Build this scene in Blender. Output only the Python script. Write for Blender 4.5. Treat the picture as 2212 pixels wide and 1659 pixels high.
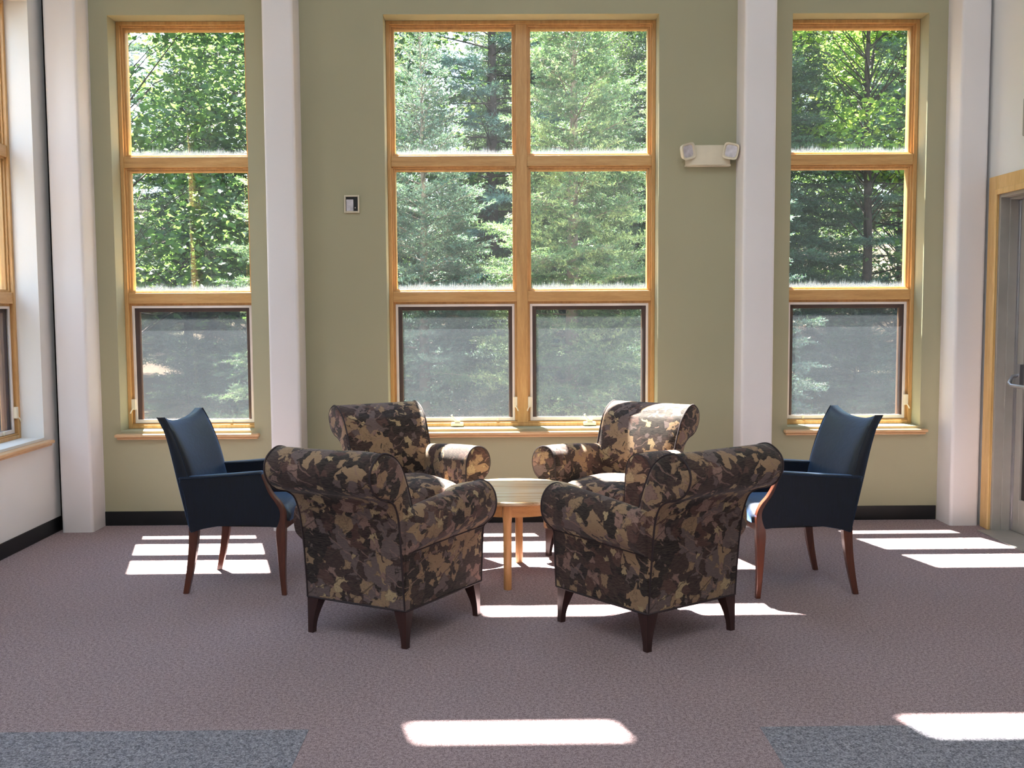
import bpy, math, random
import numpy as np
from mathutils import Vector, Matrix
PI = math.pi
for o in list(bpy.data.objects): bpy.data.objects.remove(o)
SC = bpy.context.scene
COL = SC.collection

# ------------------------------------------------------------------ camera
cam_d = bpy.data.cameras.new('camera'); cam = bpy.data.objects.new('camera', cam_d); COL.objects.link(cam)
_p, _y, _r = .0734, .0099, .0057
_cy, _sy = math.cos(_y), math.sin(_y)
Fv = Vector((_sy*math.cos(_p), _cy*math.cos(_p), -math.sin(_p)))
r0 = Vector((_cy, -_sy, 0)); u0 = r0.cross(Fv)
Rv = r0*math.cos(_r) - u0*math.sin(_r); Uv = u0*math.cos(_r) + r0*math.sin(_r)
cam.matrix_world = Matrix(((Rv.x, Uv.x, -Fv.x, 0), (Rv.y, Uv.y, -Fv.y, 0), (Rv.z, Uv.z, -Fv.z, 1.5), (0, 0, 0, 1)))
cam_d.sensor_width = 36; cam_d.lens = 2201.5/2212*36; cam_d.clip_end = 300; cam_d.clip_start = .05
SC.camera = cam
# ------------------------------------------------------------------ light
W = bpy.data.worlds.new('sky'); SC.world = W; W.use_nodes = True
nt = W.node_tree; nt.nodes.clear()
wo = nt.nodes.new('ShaderNodeOutputWorld'); bg = nt.nodes.new('ShaderNodeBackground')
tc = nt.nodes.new('ShaderNodeTexCoord'); sp = nt.nodes.new('ShaderNodeSeparateXYZ'); cr = nt.nodes.new('ShaderNodeValToRGB')
nt.links.new(tc.outputs['Generated'], sp.inputs[0]); nt.links.new(sp.outputs['Z'], cr.inputs[0])
cr.color_ramp.elements[0].position = 0; cr.color_ramp.elements[0].color = (.80, .90, 1, 1)
cr.color_ramp.elements[1].position = 1; cr.color_ramp.elements[1].color = (.36, .58, 1, 1)
nt.links.new(cr.outputs[0], bg.inputs[0]); bg.inputs[1].default_value = 6.5
nt.links.new(bg.outputs[0], wo.inputs[0])
sl = bpy.data.lights.new('sun', 'SUN'); sun = bpy.data.objects.new('sun', sl); COL.objects.link(sun)
sl.energy = 92; sl.angle = math.radians(.55); sl.color = (1, .95, .88)
sun.rotation_euler = Vector((.134, -.46, -1)).to_track_quat('-Z', 'Y').to_euler()
def area(name, loc, target, sx, sy, e, col):
    d = bpy.data.lights.new(name, 'AREA'); d.shape = 'RECTANGLE'; d.size = sx; d.size_y = sy; d.energy = e; d.color = col
    o = bpy.data.objects.new(name, d); COL.objects.link(o); o.location = loc
    o.rotation_euler = (Vector(target)-Vector(loc)).to_track_quat('-Z', 'Y').to_euler(); return o
area('hall_fill_overhead', (0, -1.5, 9.0), (0, .5, 0), 5, 4, 265, (.86, .93, 1))  # overhead fill lamp added to brighten the room; the ceiling has no skylight
area('hall_fill_front', (0, -4.6, 3.6), (0, 3, 1.5), 5.2, 4.0, 35, (1, .97, .93))  # added soft fill from behind the camera; the end wall has no glazing
SC.view_settings.view_transform = 'Standard'; SC.view_settings.look = 'None'
SC.view_settings.exposure = 0.08; SC.view_settings.gamma = 1; SC.view_settings.use_curve_mapping = False
SC.cycles.use_denoising = True
SC.cycles.transparent_max_bounces = 24
SC.cycles.max_bounces = 8; SC.cycles.diffuse_bounces = 4
SC.cycles.sample_clamp_indirect = 12

# ------------------------------------------------------------------ helpers
def srgb(r, g, b):
    f = lambda c: c/12.92 if c <= .04045 else ((c+.055)/1.055)**2.4
    return (f(r/255), f(g/255), f(b/255), 1)
class NT:
    def __init__(s, name):
        s.m = bpy.data.materials.new(name); s.m.use_nodes = True; s.t = s.m.node_tree; s.t.nodes.clear()
        s.out = s.n('OutputMaterial')
    def n(s, typ, **kw):
        x = s.t.nodes.new('ShaderNode'+typ)
        for k, v in kw.items(): setattr(x, k, v)
        return x
    def l(s, a, b): s.t.links.new(a, b)
    def val(s, sock, v):
        if hasattr(v, 'is_linked') or hasattr(v, 'links'): s.l(v, sock)
        else: sock.default_value = v
    def bsdf(s, col, rough=.5, spec=.5, metal=0, bump=None, **kw):
        b = s.n('BsdfPrincipled'); s.val(b.inputs['Base Color'], col); s.val(b.inputs['Roughness'], rough)
        b.inputs['Specular IOR Level'].default_value = spec; b.inputs['Metallic'].default_value = metal
        for k, v in kw.items(): b.inputs[k.replace('_', ' ')].default_value = v
        if bump is not None: s.l(bump, b.inputs['Normal'])
        return b
    def coord(s, kind='Object', scale=(1, 1, 1), rot=(0, 0, 0), loc=(0, 0, 0)):
        c = s.n('TexCoord'); m = s.n('Mapping'); s.l(c.outputs[kind], m.inputs[0])
        m.inputs['Scale'].default_value = scale; m.inputs['Rotation'].default_value = rot; m.inputs['Location'].default_value = loc
        return m.outputs[0]
    def noise(s, vec, scale, detail=2, rough=.5, dist=0):
        x = s.n('TexNoise'); s.l(vec, x.inputs['Vector']); x.inputs['Scale'].default_value = scale
        x.inputs['Detail'].default_value = detail; x.inputs['Roughness'].default_value = rough; x.inputs['Distortion'].default_value = dist
        return x
    def ramp(s, fac, stops, interp='LINEAR'):
        x = s.n('ValToRGB'); s.l(fac, x.inputs[0]); e = x.color_ramp.elements; x.color_ramp.interpolation = interp
        e[0].position, e[0].color = stops[0]; e[1].position, e[1].color = stops[-1]
        for p, c in stops[1:-1]:
            q = e.new(p); q.color = c
        return x.outputs[0]
    def mix(s, fac, a, b, blend='MIX'):
        x = s.n('Mix', data_type='RGBA', blend_type=blend); s.val(x.inputs[0], fac); s.val(x.inputs[6], a); s.val(x.inputs[7], b)
        return x.outputs[2]
    def math(s, op, a, b=0.0):
        x = s.n('Math', operation=op); s.val(x.inputs[0], a); s.val(x.inputs[1], b); return x.outputs[0]
    def bump(s, h, strength=.3, dist=.01):
        x = s.n('Bump'); s.l(h, x.inputs['Height']); x.inputs['Strength'].default_value = strength; x.inputs['Distance'].default_value = dist
        return x.outputs[0]
    def done(s, b):
        s.l(b.outputs[0], s.out.inputs[0]); return s.m

def plain(name, col, rough=.5, spec=.5, metal=0, var=.04, nscale=6, **kw):
    t = NT(name); v = t.coord(); n = t.noise(v, nscale, 3)
    c2 = tuple(max(0, c*(1-var*2)) for c in col[:3])+(1,)
    c3 = tuple(min(1, c*(1+var*2)) for c in col[:3])+(1,)
    return t.done(t.bsdf(t.ramp(n.outputs[0], [(.3, c2), (.7, c3)]), rough, spec, metal, **kw))

def wood(name, dark, mid, light, axis='Z', rough=.4, scale=1, coat=0):
    t = NT(name); sc = {'X': (1.2, 14, 14), 'Y': (14, 1.2, 14), 'Z': (14, 14, 1.2)}[axis]
    v = t.coord(scale=tuple(c*scale for c in sc)); n = t.noise(v, 2.2, 5, .6, .6)
    v2 = t.coord(scale=tuple(c*scale*6 for c in sc)); n2 = t.noise(v2, 3, 3, .6)
    c = t.ramp(n.outputs[0], [(.25, dark), (.5, mid), (.75, light)])
    c = t.mix(.25, c, t.ramp(n2.outputs[0], [(.35, dark), (.65, light)]))
    return t.done(t.bsdf(c, rough, .5, bump=t.bump(n2.outputs[0], .12, .002), Coat_Weight=coat, Coat_Roughness=.15))

class MB:
    def __init__(s): s.v = []; s.f = []
    def add(s, vs, fs):
        k = len(s.v); s.v += [tuple(v) for v in vs]; s.f += [tuple(i+k for i in f) for f in fs]; return s
    def box(s, x0, x1, y0, y1, z0, z1):
        return s.add([(x, y, z) for z in (z0, z1) for y in (y0, y1) for x in (x0, x1)],
                     [(0, 2, 3, 1), (4, 5, 7, 6), (0, 1, 5, 4), (1, 3, 7, 5), (3, 2, 6, 7), (2, 0, 4, 6)])
    def ring(s, x0, x1, z0, z1, t, y0, y1, tb=None, tt=None):
        tb = t if tb is None else tb; tt = t if tt is None else tt
        s.box(x0, x0+t, y0, y1, z0, z1); s.box(x1-t, x1, y0, y1, z0, z1)
        s.box(x0+t, x1-t, y0, y1, z0, z0+tb); s.box(x0+t, x1-t, y0, y1, z1-tt, z1); return s
    def loft(s, rings, caps=True, closed=True):
        n = len(rings[0]); k = len(s.v)
        for r in rings: s.v += [tuple(p) for p in r]
        for i in range(len(rings)-1):
            for j in range(n if closed else n-1):
                a = k+i*n+j; b = k+i*n+(j+1) % n
                s.f.append((a, b, b+n, a+n))
        if caps:
            s.f.append(tuple(k+j for j in range(n))[::-1]); s.f.append(tuple(k+(len(rings)-1)*n+j for j in range(n)))
        return s
    def tube(s, pts, r, n=8, closed=False, caps=True):
        pts = [Vector(p) for p in pts]; m = len(pts); rs = r if hasattr(r, '__len__') else [r]*m
        rings = []; up = None
        for i in range(m):
            if closed: t = (pts[(i+1) % m]-pts[i-1])
            else: t = pts[min(i+1, m-1)]-pts[max(i-1, 0)]
            t.normalize()
            if up is None: up = Vector((0, 0, 1)) if abs(t.z) < .9 else Vector((1, 0, 0))
            a = t.cross(up).normalized(); up = a.cross(t).normalized()
            rings.append([pts[i]+(a*math.cos(q)+up*math.sin(q))*rs[i] for q in [2*PI*j/n for j in range(n)]])
        if closed: rings.append(rings[0]); caps = False
        return s.loft(rings, caps)
    def lathe(s, prof, n=32, c=(0, 0, 0)):
        rings = [[(c[0]+r*math.cos(2*PI*j/n), c[1]+r*math.sin(2*PI*j/n), c[2]+z) for j in range(n)] for r, z in prof]
        return s.loft(rings, True)
    def grid(s, fn, nu, nv):
        k = len(s.v)
        for i in range(nu+1):
            for j in range(nv+1): s.v.append(tuple(fn(i/nu, j/nv)))
        for i in range(nu):
            for j in range(nv):
                a = k+i*(nv+1)+j; s.f.append((a, a+nv+1, a+nv+2, a+1))
        return s
    def build(s, name, mat, parent=None, smooth=False, bevel=0, seg=2, sub=0, angle=40):
        me = bpy.data.meshes.new(name); me.from_pydata(s.v, [], s.f)
        me.materials.append(mat); o = bpy.data.objects.new(name, me); COL.objects.link(o)
        import bmesh
        bm = bmesh.new(); bm.from_mesh(me); bmesh.ops.recalc_face_normals(bm, faces=bm.faces); bm.to_mesh(me); bm.free()
        if smooth or bevel or sub:
            me.polygons.foreach_set('use_smooth', [True]*len(me.polygons))
            try: me.set_sharp_from_angle(angle=math.radians(angle))
            except Exception: pass
        if bevel:
            b = o.modifiers.new('bevel', 'BEVEL'); b.width = bevel; b.segments = seg; b.limit_method = 'ANGLE'; b.angle_limit = math.radians(35)
            b.harden_normals = True
        if sub:
            b = o.modifiers.new('sub', 'SUBSURF'); b.levels = sub; b.render_levels = sub
        if parent: o.parent = parent
        return o
def tag(o, label, cat, group=None, kind=None):
    o['label'] = label; o['category'] = cat
    if group: o['group'] = group
    if kind: o['kind'] = kind
    return o
def empty(name, loc=(0, 0, 0), rz=0):
    o = bpy.data.objects.new(name, None); COL.objects.link(o); o.location = loc; o.rotation_euler = (0, 0, rz); o.empty_display_size = .1; return o
def copy_tree(o, parent=None):
    c = o.copy(); COL.objects.link(c); c.parent = parent
    for ch in list(o.children): copy_tree(ch, c)
    return c
def crom(pts, per=6, closed=False):
    P = [Vector(p) for p in pts]; n = len(P); out = []
    g = (lambda i: P[i % n]) if closed else (lambda i: P[max(0, min(n-1, i))])
    for i in range(n if closed else n-1):
        a, b, c, d = g(i-1), g(i), g(i+1), g(i+2)
        for k in range(per):
            t = k/per
            out.append(.5*((2*b)+(c-a)*t+(2*a-5*b+4*c-d)*t*t+(3*b-a-3*c+d)*t**3))
    if not closed: out.append(P[-1].copy())
    return out

# ------------------------------------------------------------------ materials
def wall_mat(name, col):
    t = NT(name); v = t.coord(); n = t.noise(v, 90, 3); n2 = t.noise(v, 1.3, 2)
    c = t.ramp(n2.outputs[0], [(.3, tuple(x*.95 for x in col[:3])+(1,)), (.7, col)])
    return t.done(t.bsdf(c, .75, .25, bump=t.bump(n.outputs[0], .08, .003)))
M = {}
M['green'] = wall_mat('sage_paint', srgb(170, 166, 138))
M['white'] = wall_mat('white_paint', srgb(232, 231, 228))
M['column'] = wall_mat('column_paint', srgb(232, 227, 226))
M['ceiling'] = wall_mat('ceiling_paint', srgb(225, 224, 220))
M['black'] = plain('black_rubber', srgb(22, 22, 24), .45, .4)
M['gap'] = plain('dark_joint', srgb(20, 15, 18), .9, .1)
M['pine'] = wood('honey_pine', srgb(176, 132, 78), srgb(202, 156, 98), srgb(216, 176, 120), 'Z', .38)
M['pineh'] = wood('honey_pine_rail', srgb(176, 132, 78), srgb(202, 156, 98), srgb(216, 176, 120), 'X', .38)
M['sill'] = wood('pine_sill', srgb(196, 150, 104), srgb(214, 174, 130), srgb(226, 192, 150), 'X', .35)
M['casing'] = wood('casing_pine', srgb(190, 145, 80), srgb(216, 176, 112), srgb(228, 194, 134), 'Z', .4)
M['brownsash'] = plain('brown_sash', srgb(132, 96, 68), .5)
M['screenframe'] = plain('white_aluminium', srgb(226, 216, 210), .45)
M['hardware'] = plain('cream_metal', srgb(232, 222, 200), .4)
M['outer'] = plain('outside_cladding', srgb(150, 140, 125), .8)
M['metalgrey'] = plain('grey_door_paint', srgb(158, 154, 146), .5)
M['steel'] = plain('brushed_steel', srgb(190, 190, 195), .28, .5, .9)
M['darkglass'] = plain('dark_door_panel', srgb(45, 40, 42), .25)
M['plastic'] = plain('cream_plastic', srgb(218, 208, 184), .5)
M['lens'] = plain('lamp_reflector', srgb(196, 192, 198), .3, .5, .15, .12, 30)
M['cherry'] = wood('cherry_wood', srgb(62, 30, 22), srgb(92, 48, 33), srgb(112, 62, 42), 'Z', .3, coat=.4)
M['walnut'] = wood('dark_leg_wood', srgb(34, 16, 13), srgb(52, 25, 20), srgb(66, 34, 26), 'Z', .3, coat=.4)
M['tablewood'] = wood('maple_leg', srgb(176, 122, 72), srgb(198, 146, 92), srgb(210, 162, 108), 'Z', .35)
M['aproncol'] = wood('maple_apron', srgb(176, 122, 72), srgb(198, 146, 92), srgb(210, 162, 108), 'X', .35)

def carpet(name, a, b, c, scale=1.0):
    t = NT(name); v = t.coord('Object')
    n = t.noise(v, 210*scale, 3, .75); n1 = t.noise(v, 75*scale, 3, .7); n2 = t.noise(v, 1.1, 3); w = t.noise(v, 520*scale, 1)
    col = t.ramp(n.outputs[0], [(.36, a), (.5, b), (.62, c)])
    col = t.mix(.35, col, t.ramp(n1.outputs[0], [(.4, a), (.6, c)]))
    col = t.mix(.5, col, t.ramp(n2.outputs[0], [(.3, (.82, .82, .84, 1)), (.7, (1.0, .97, .97, 1))]), 'MULTIPLY')
    fk = t.noise(v, 330*scale, 2, .8)
    col = t.mix(t.math('MULTIPLY', t.ramp(fk.outputs[0], [(.57, (0, 0, 0, 1)), (.66, (1, 1, 1, 1))]), .6), col, c)
    col = t.mix(t.math('MULTIPLY', t.ramp(fk.outputs[0], [(.36, (1, 1, 1, 1)), (.42, (0, 0, 0, 1))]), .5), col, tuple(x*.5 for x in a[:3])+(1,))
    h = t.math('ADD', n.outputs[0], w.outputs[0])
    return t.done(t.bsdf(col, .95, .1, bump=t.bump(h, .8, .004), Sheen_Weight=.15, Sheen_Roughness=.6))
M['carpet'] = carpet('mauve_carpet', srgb(90, 68, 70), srgb(146, 120, 122), srgb(212, 190, 192))
M['carpet2'] = carpet('slate_carpet', srgb(62, 62, 70), srgb(108, 106, 116), srgb(186, 184, 192), .62)

def glass_mat(name, dust, streaks=True, tint=(.95, .97, .96, 1)):
    t = NT(name); tr = t.n('BsdfTransparent'); tr.inputs[0].default_value = tint
    gl = t.n('BsdfGlossy'); gl.inputs['Roughness'].default_value = .0
    fr = t.n('Fresnel'); fr.inputs[0].default_value = 1.5
    ge = t.n('NewGeometry')   # reflect once per pane, on its near face
    ms = t.n('MixShader'); t.l(t.math('MINIMUM', t.math('MULTIPLY', t.math('MULTIPLY', fr.outputs[0], 1.6), t.math('SUBTRACT', 1.0, ge.outputs['Backfacing'])), 1), ms.inputs[0]); t.l(tr.outputs[0], ms.inputs[1]); t.l(gl.outputs[0], ms.inputs[2])
    tl = t.n('BsdfTranslucent'); tl.inputs[0].default_value = (.78, .86, .95, 1)
    v = t.coord('Object'); big = t.noise(v, 3, 3); speck = t.noise(v, 260, 2, .7)
    d = t.math('MULTIPLY', t.math('ADD', big.outputs[0], .4), dust)
    sk = t.ramp(speck.outputs[0], [(.64, (0, 0, 0, 1)), (.72, (1, 1, 1, 1))])
    d = t.math('ADD', d, t.math('MULTIPLY', sk, dust*4.0))
    if streaks:
        c = t.n('TexCoord'); s_ = t.n('SeparateXYZ'); t.l(c.outputs['Object'], s_.inputs[0])
        vx = t.coord('Object', scale=(1, 0, 0)); hn = t.noise(vx, 140, 2, .8); bn = t.noise(vx, 9, 2)
        hgt = t.math('MULTIPLY', t.math('POWER', hn.outputs[0], 2.2), t.math('MULTIPLY', bn.outputs[0], .34))
        f = t.math('SUBTRACT', 1.0, t.math('DIVIDE', s_.outputs['Z'], hgt))
        f = t.math('MAXIMUM', f, 0.0); f = t.math('MINIMUM', t.math('MULTIPLY', f, .07), .03)
        d = t.math('ADD', d, f)
    m2 = t.n('MixShader'); t.l(t.math('MINIMUM', d, .7), m2.inputs[0]); t.l(ms.outputs[0], m2.inputs[1]); t.l(tl.outputs[0], m2.inputs[2])
    t.l(m2.outputs[0], t.out.inputs[0]); return t.m
M['glass'] = glass_mat('window_glass', .0014)
M['glass_low'] = glass_mat('dusty_glass', .013, False)
def screen_mat():
    t = NT('insect_screen'); tr = t.n('BsdfTransparent'); tr.inputs[0].default_value = (1, 1, 1, 1)
    df = t.n('BsdfDiffuse'); df.inputs[0].default_value = srgb(66, 70, 80)
    tl = t.n('BsdfTranslucent'); tl.inputs[0].default_value = srgb(40, 42, 45)
    a = t.n('AddShader'); t.l(df.outputs[0], a.inputs[0]); t.l(tl.outputs[0], a.inputs[1])
    v = t.coord('Object'); n = t.noise(v, 400, 1)
    f = t.math('ADD', .24, t.math('MULTIPLY', n.outputs[0], .14))
    m = t.n('MixShader'); t.l(f, m.inputs[0]); t.l(tr.outputs[0], m.inputs[1]); t.l(a.outputs[0], m.inputs[2])
    t.l(m.outputs[0], t.out.inputs[0]); return t.m
M['screen'] = screen_mat()

def fabric():
    t = NT('leaf_print_fabric'); base = t.coord('Object')
    nz = t.noise(base, 7, 3, .6); nz2 = t.noise(base, 26, 2, .6)
    def warp(vec, n, amt):
        x = t.n('VectorMath', operation='SUBTRACT'); t.l(n.outputs['Color'], x.inputs[0]); x.inputs[1].default_value = (.5, .5, .5)
        y = t.n('VectorMath', operation='SCALE'); t.l(x.outputs[0], y.inputs[0]); y.inputs['Scale'].default_value = amt
        z = t.n('VectorMath', operation='ADD'); t.l(vec, z.inputs[0]); t.l(y.outputs[0], z.inputs[1]); return z.outputs[0]
    w = warp(warp(base, nz, .06), nz2, .018)
    def vor(vec, scale, loc, feature='F1', expo=.75):
        m = t.n('Mapping'); t.l(vec, m.inputs[0]); m.inputs['Location'].default_value = loc; m.inputs['Rotation'].default_value = (loc[0], loc[1], loc[2])
        x = t.n('TexVoronoi', feature=feature); t.l(m.outputs[0], x.inputs['Vector']); x.inputs['Scale'].default_value = scale
        x.inputs['Randomness'].default_value = 1
        x.distance = 'MINKOWSKI'; x.inputs['Exponent'].default_value = expo; return x
    K = [srgb(26, 18, 20), srgb(78, 52, 48), srgb(146, 118, 90), srgb(98, 82, 80), srgb(172, 148, 112), srgb(54, 37, 36), srgb(136, 106, 96)]
    def cells(v, order):
        s_ = t.n('SeparateColor'); t.l(v.outputs['Color'], s_.inputs[0])
        return t.ramp(s_.outputs[0], [(i/len(order), K[k]) for i, k in enumerate(order)], 'CONSTANT'), s_
    v1 = vor(w, 10, (.3, .1, .7)); c1, s1 = cells(v1, [0, 5, 1, 0, 3, 5, 2])
    col = c1
    # leaf layers: star-shaped blotches with ragged rims, each leaf its own colour
    for sc_, loc, order, thr, frac in ((10, (1.3, .4, 2.1), [2, 6, 4, 3, 2], .80, .62), (13, (2.2, 1.7, .3), [0, 5, 0, 1], .70, .45), (11, (.7, 3.1, 1.1), [2, 4, 6, 1, 2], .70, .55), (15, (4.1, .2, .9), [0, 3, 0, 5], .60, .40), (16, (5.3, 2.2, 3.9), [4, 2, 6], .56, .40)):
        v = vor(w, sc_, loc); c, s_ = cells(v, order)
        rag = t.noise(base, 48, 2, .7)
        dist = t.math('ADD', v.outputs['Distance'], t.math('MULTIPLY', t.math('SUBTRACT', rag.outputs[0], .5), .5))
        inside = t.math('LESS_THAN', dist, thr); sel = t.math('LESS_THAN', s_.outputs[1], frac)
        # darker rim and streaks inside the leaf
        streak = t.noise(w, 60, 2, .8, 2.5)
        c = t.mix(t.math('MULTIPLY', t.math('GREATER_THAN', streak.outputs[0], .57), .45), c, K[5])
        rim = t.math('GREATER_THAN', dist, thr-.07)
        c = t.mix(t.math('MULTIPLY', rim, .35), c, K[0])
        col = t.mix(t.math('MULTIPLY', inside, sel), col, c)
    for i, (rot, loc) in enumerate((((.3, .9, .5), (0, 0, 0)), ((1.2, .2, 2.1), (3, 1, 2)))):
        m = t.n('Mapping'); t.l(w, m.inputs[0]); m.inputs['Rotation'].default_value = rot; m.inputs['Location'].default_value = loc
        wv = t.n('TexWave', wave_profile='SIN'); t.l(m.outputs[0], wv.inputs[0]); wv.inputs['Scale'].default_value = 6; wv.inputs['Distortion'].default_value = 2.5
        wv.inputs['Detail'].default_value = 1; wv.inputs['Detail Scale'].default_value = 1.4
        line = t.math('GREATER_THAN', wv.outputs[1], .965); g = t.noise(base, 9+i*3, 1)
        gate = t.math('GREATER_THAN', g.outputs[0], .55)
        col = t.mix(t.math('MULTIPLY', t.math('MULTIPLY', line, gate), .6), col, K[6] if i < 1 else K[0])
    st = t.noise(t.coord('Object', scale=(20, 20, 160)), 2, 3)
    col = t.mix(.10, col, t.ramp(st.outputs[0], [(.35, srgb(52, 40, 38)), (.65, srgb(178, 158, 134))]))
    wv = t.noise(base, 900, 1)
    return t.done(t.bsdf(col, .85, .2, bump=t.bump(wv.outputs[0], .15, .001), Sheen_Weight=.12))
M['fabric'] = fabric()
M['piping'] = plain('dark_piping', srgb(44, 30, 32), .7)
def leather():
    t = NT('navy_leather'); v = t.coord(); n = t.noise(v, 240, 2); f = t.noise(t.coord(scale=(3, 14, 2.2)), 5, 3, .5, 1.2)
    h = t.math('ADD', t.math('MULTIPLY', n.outputs[0], .15), f.outputs[0])
    c = t.ramp(f.outputs[0], [(.3, srgb(6, 10, 19)), (.7, srgb(10, 16, 32))])
    return t.done(t.bsdf(c, .42, .45, bump=t.bump(h, .12, .01), Sheen_Weight=.8, Sheen_Roughness=.38, Sheen_Tint=(.26, .50, 1, 1)))
M['leather'] = leather()
def tabletop_mat():
    t = NT('striped_tabletop'); v = t.coord(scale=(1.1, 26, 1)); n = t.noise(v, 1.0, 1, .4); n2 = t.noise(t.coord(scale=(3, 120, 3)), 2, 3, .6, .4)
    c = t.ramp(n.outputs[0], [(.30, srgb(168, 132, 92)), (.45, srgb(216, 194, 160)), (.55, srgb(232, 216, 188)), (.7, srgb(200, 174, 138))])
    c = t.mix(.25, c, t.ramp(n2.outputs[0], [(.4, srgb(160, 120, 78)), (.6, srgb(228, 206, 170))]))
    return t.done(t.bsdf(c, .2, .6))
M['tabletop'] = tabletop_mat()

def leaf_mat(name, c1, c2, c3, trans=.45, rough=.5, ns=1.4):
    t = NT(name); v = t.coord('Object'); n = t.noise(v, ns, 3); n2 = t.noise(v, 14, 2)
    f = t.math('ADD', t.math('MULTIPLY', n.outputs[0], .6), t.math('MULTIPLY', n2.outputs[0], .4))
    c = t.ramp(f, [(.36, c1), (.5, c2), (.64, c3)])
    p = t.bsdf(c, rough, .35); tl = t.n('BsdfTranslucent'); t.l(t.mix(.3, c, (.42, .66, .12, 1), 'MIX'), tl.inputs[0])
    m = t.n('MixShader'); m.inputs[0].default_value = trans; t.l(p.outputs[0], m.inputs[1]); t.l(tl.outputs[0], m.inputs[2])
    t.l(m.outputs[0], t.out.inputs[0]); return t.m
M['fir'] = leaf_mat('fir_needles', srgb(36, 64, 52), srgb(82, 116, 90), srgb(190, 208, 152), .25, .5, 2.2)
M['spruce'] = leaf_mat('blue_spruce_needles', srgb(32, 58, 60), srgb(60, 94, 92), srgb(140, 170, 154), .2, .5, 2.0)
M['hemlock'] = leaf_mat('hemlock_needles', srgb(14, 30, 28), srgb(32, 56, 48), srgb(78, 106, 80), .25, .5)
M['maple'] = leaf_mat('maple_leaves', srgb(22, 48, 36), srgb(38, 68, 46), srgb(92, 120, 62), .5, .4)
M['maple2'] = leaf_mat('bright_maple_leaves', srgb(56, 88, 42), srgb(108, 136, 50), srgb(160, 172, 66), .55, .4)
M['bark'] = plain('bark', srgb(128, 118, 114), .9, .2, 0, .25, 9)
M['barkd'] = plain('dark_bark', srgb(54, 46, 44), .9, .2, 0, .25, 9)
def ground_mat():
    t = NT('leaf_litter'); v = t.coord('Object'); n = t.noise(v, 9, 5, .7); n2 = t.noise(v, .5, 2)
    c = t.ramp(n.outputs[0], [(.3, srgb(34, 27, 23)), (.5, srgb(62, 50, 42)), (.68, srgb(112, 98, 84))])
    c = t.mix(.4, c, t.ramp(n2.outputs[0], [(.4, srgb(60, 62, 40)), (.6, srgb(104, 84, 70))]))
    return t.done(t.bsdf(c, .95, .1, bump=t.bump(n.outputs[0], .8, .05)))
M['ground'] = ground_mat()

# ------------------------------------------------------------------ room shell
D = 7.093; XL = -3.045; XR = 3.28; TH = .27; HC = 9.4; YB = -5.0
Z0, Z1 = .665, 3.5
def wall_holes(us, zs, holes, T, mapf):
    """Wall in (u, depth, z): slab of thickness T with rectangular holes."""
    us = sorted(set(us+[h[0] for h in holes]+[h[1] for h in holes])); zs = sorted(set(zs+[h[2] for h in holes]+[h[3] for h in holes]))
    def solid(i, j):
        if i < 0 or j < 0 or i >= len(us)-1 or j >= len(zs)-1: return False
        u, z = (us[i]+us[i+1])/2, (zs[j]+zs[j+1])/2
        return not any(h[0] < u < h[1] and h[2] < z < h[3] for h in holes)
    m = MB(); idx = {}
    def vid(i, j, k):
        if (i, j, k) not in idx: idx[(i, j, k)] = len(m.v); m.v.append(mapf(us[i], k*T, zs[j]))
        return idx[(i, j, k)]
    for i in range(len(us)-1):
        for j in range(len(zs)-1):
            if not solid(i, j): continue
            m.f.append((vid(i, j, 0), vid(i+1, j, 0), vid(i+1, j+1, 0), vid(i, j+1, 0)))
            m.f.append((vid(i, j, 1), vid(i, j+1, 1), vid(i+1, j+1, 1), vid(i+1, j, 1)))
            for di, dj, a, b in ((-1, 0, (i, j), (i, j+1)), (1, 0, (i+1, j), (i+1, j+1)), (0, -1, (i, j), (i+1, j)), (0, 1, (i, j+1), (i+1, j+1))):
                if not solid(i+di, j+dj): m.f.append((vid(*a, 0), vid(*a, 1), vid(*b, 1), vid(*b, 0)))
    return m
WX = [(-2.66, -1.73), (-.793, 1.088), (2.0, 2.935)]
CLER = [(-.793, 1.088, 4.42, 5.35), (-1.47, -.63, 7.60, 8.50), (.37, 1.28, 7.55, 8.50)]
holes = [(a, b, Z0, Z1) for a, b in WX] + CLER
w = wall_holes([XL-.3, XR+.3], [-.02, HC], holes, TH, lambda u, d, z: (u, D+d, z)).build('wall_back', M['green'])
tag(w, 'sage green wall with three tall window openings behind the chairs', 'wall', kind='structure')
LWY = [(5.83, 6.762), (3.6, 4.53), (1.4, 2.33), (-.8, .13)]
w = wall_holes([YB, D], [-.02, HC], [(a, b, Z0, Z1) for a, b in LWY], TH, lambda u, d, z: (XL-d, u, z)).build('wall_left', M['white'])
tag(w, 'white side wall with a window and sill at the left edge', 'wall', kind='structure')
DY0, DY1, DZ = 5.72, 6.745, 2.24
w = wall_holes([YB, D], [-.02, HC], [(DY0, DY1, -.02, DZ)], TH, lambda u, d, z: (XR+d, u, z)).build('wall_right', M['white'])
tag(w, 'white side wall around the doorway at the right edge', 'wall', kind='structure')
w = MB().box(XL-.3, XR+.3, YB-.2, YB, -.02, HC).build('wall_front', M['white']); tag(w, 'plain white wall at the far end of the hall', 'wall', kind='structure')
w = MB().box(XL-.3, XR+.3, YB-.2, D+TH, HC, HC+.2).build('ceiling', M['ceiling']); tag(w, 'high white ceiling over the seating area', 'ceiling', kind='structure')
fl = MB().box(XL-.3, XR+.35, YB-.2, D+TH, -.15, 0).build('floor', M['carpet']); tag(fl, 'mauve brown speckled carpet floor', 'floor', kind='structure')
MB().box(XL, -.70, -4.5, 3.56, .0, .0015).build('carpet_inset', M['carpet2'], fl)
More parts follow.
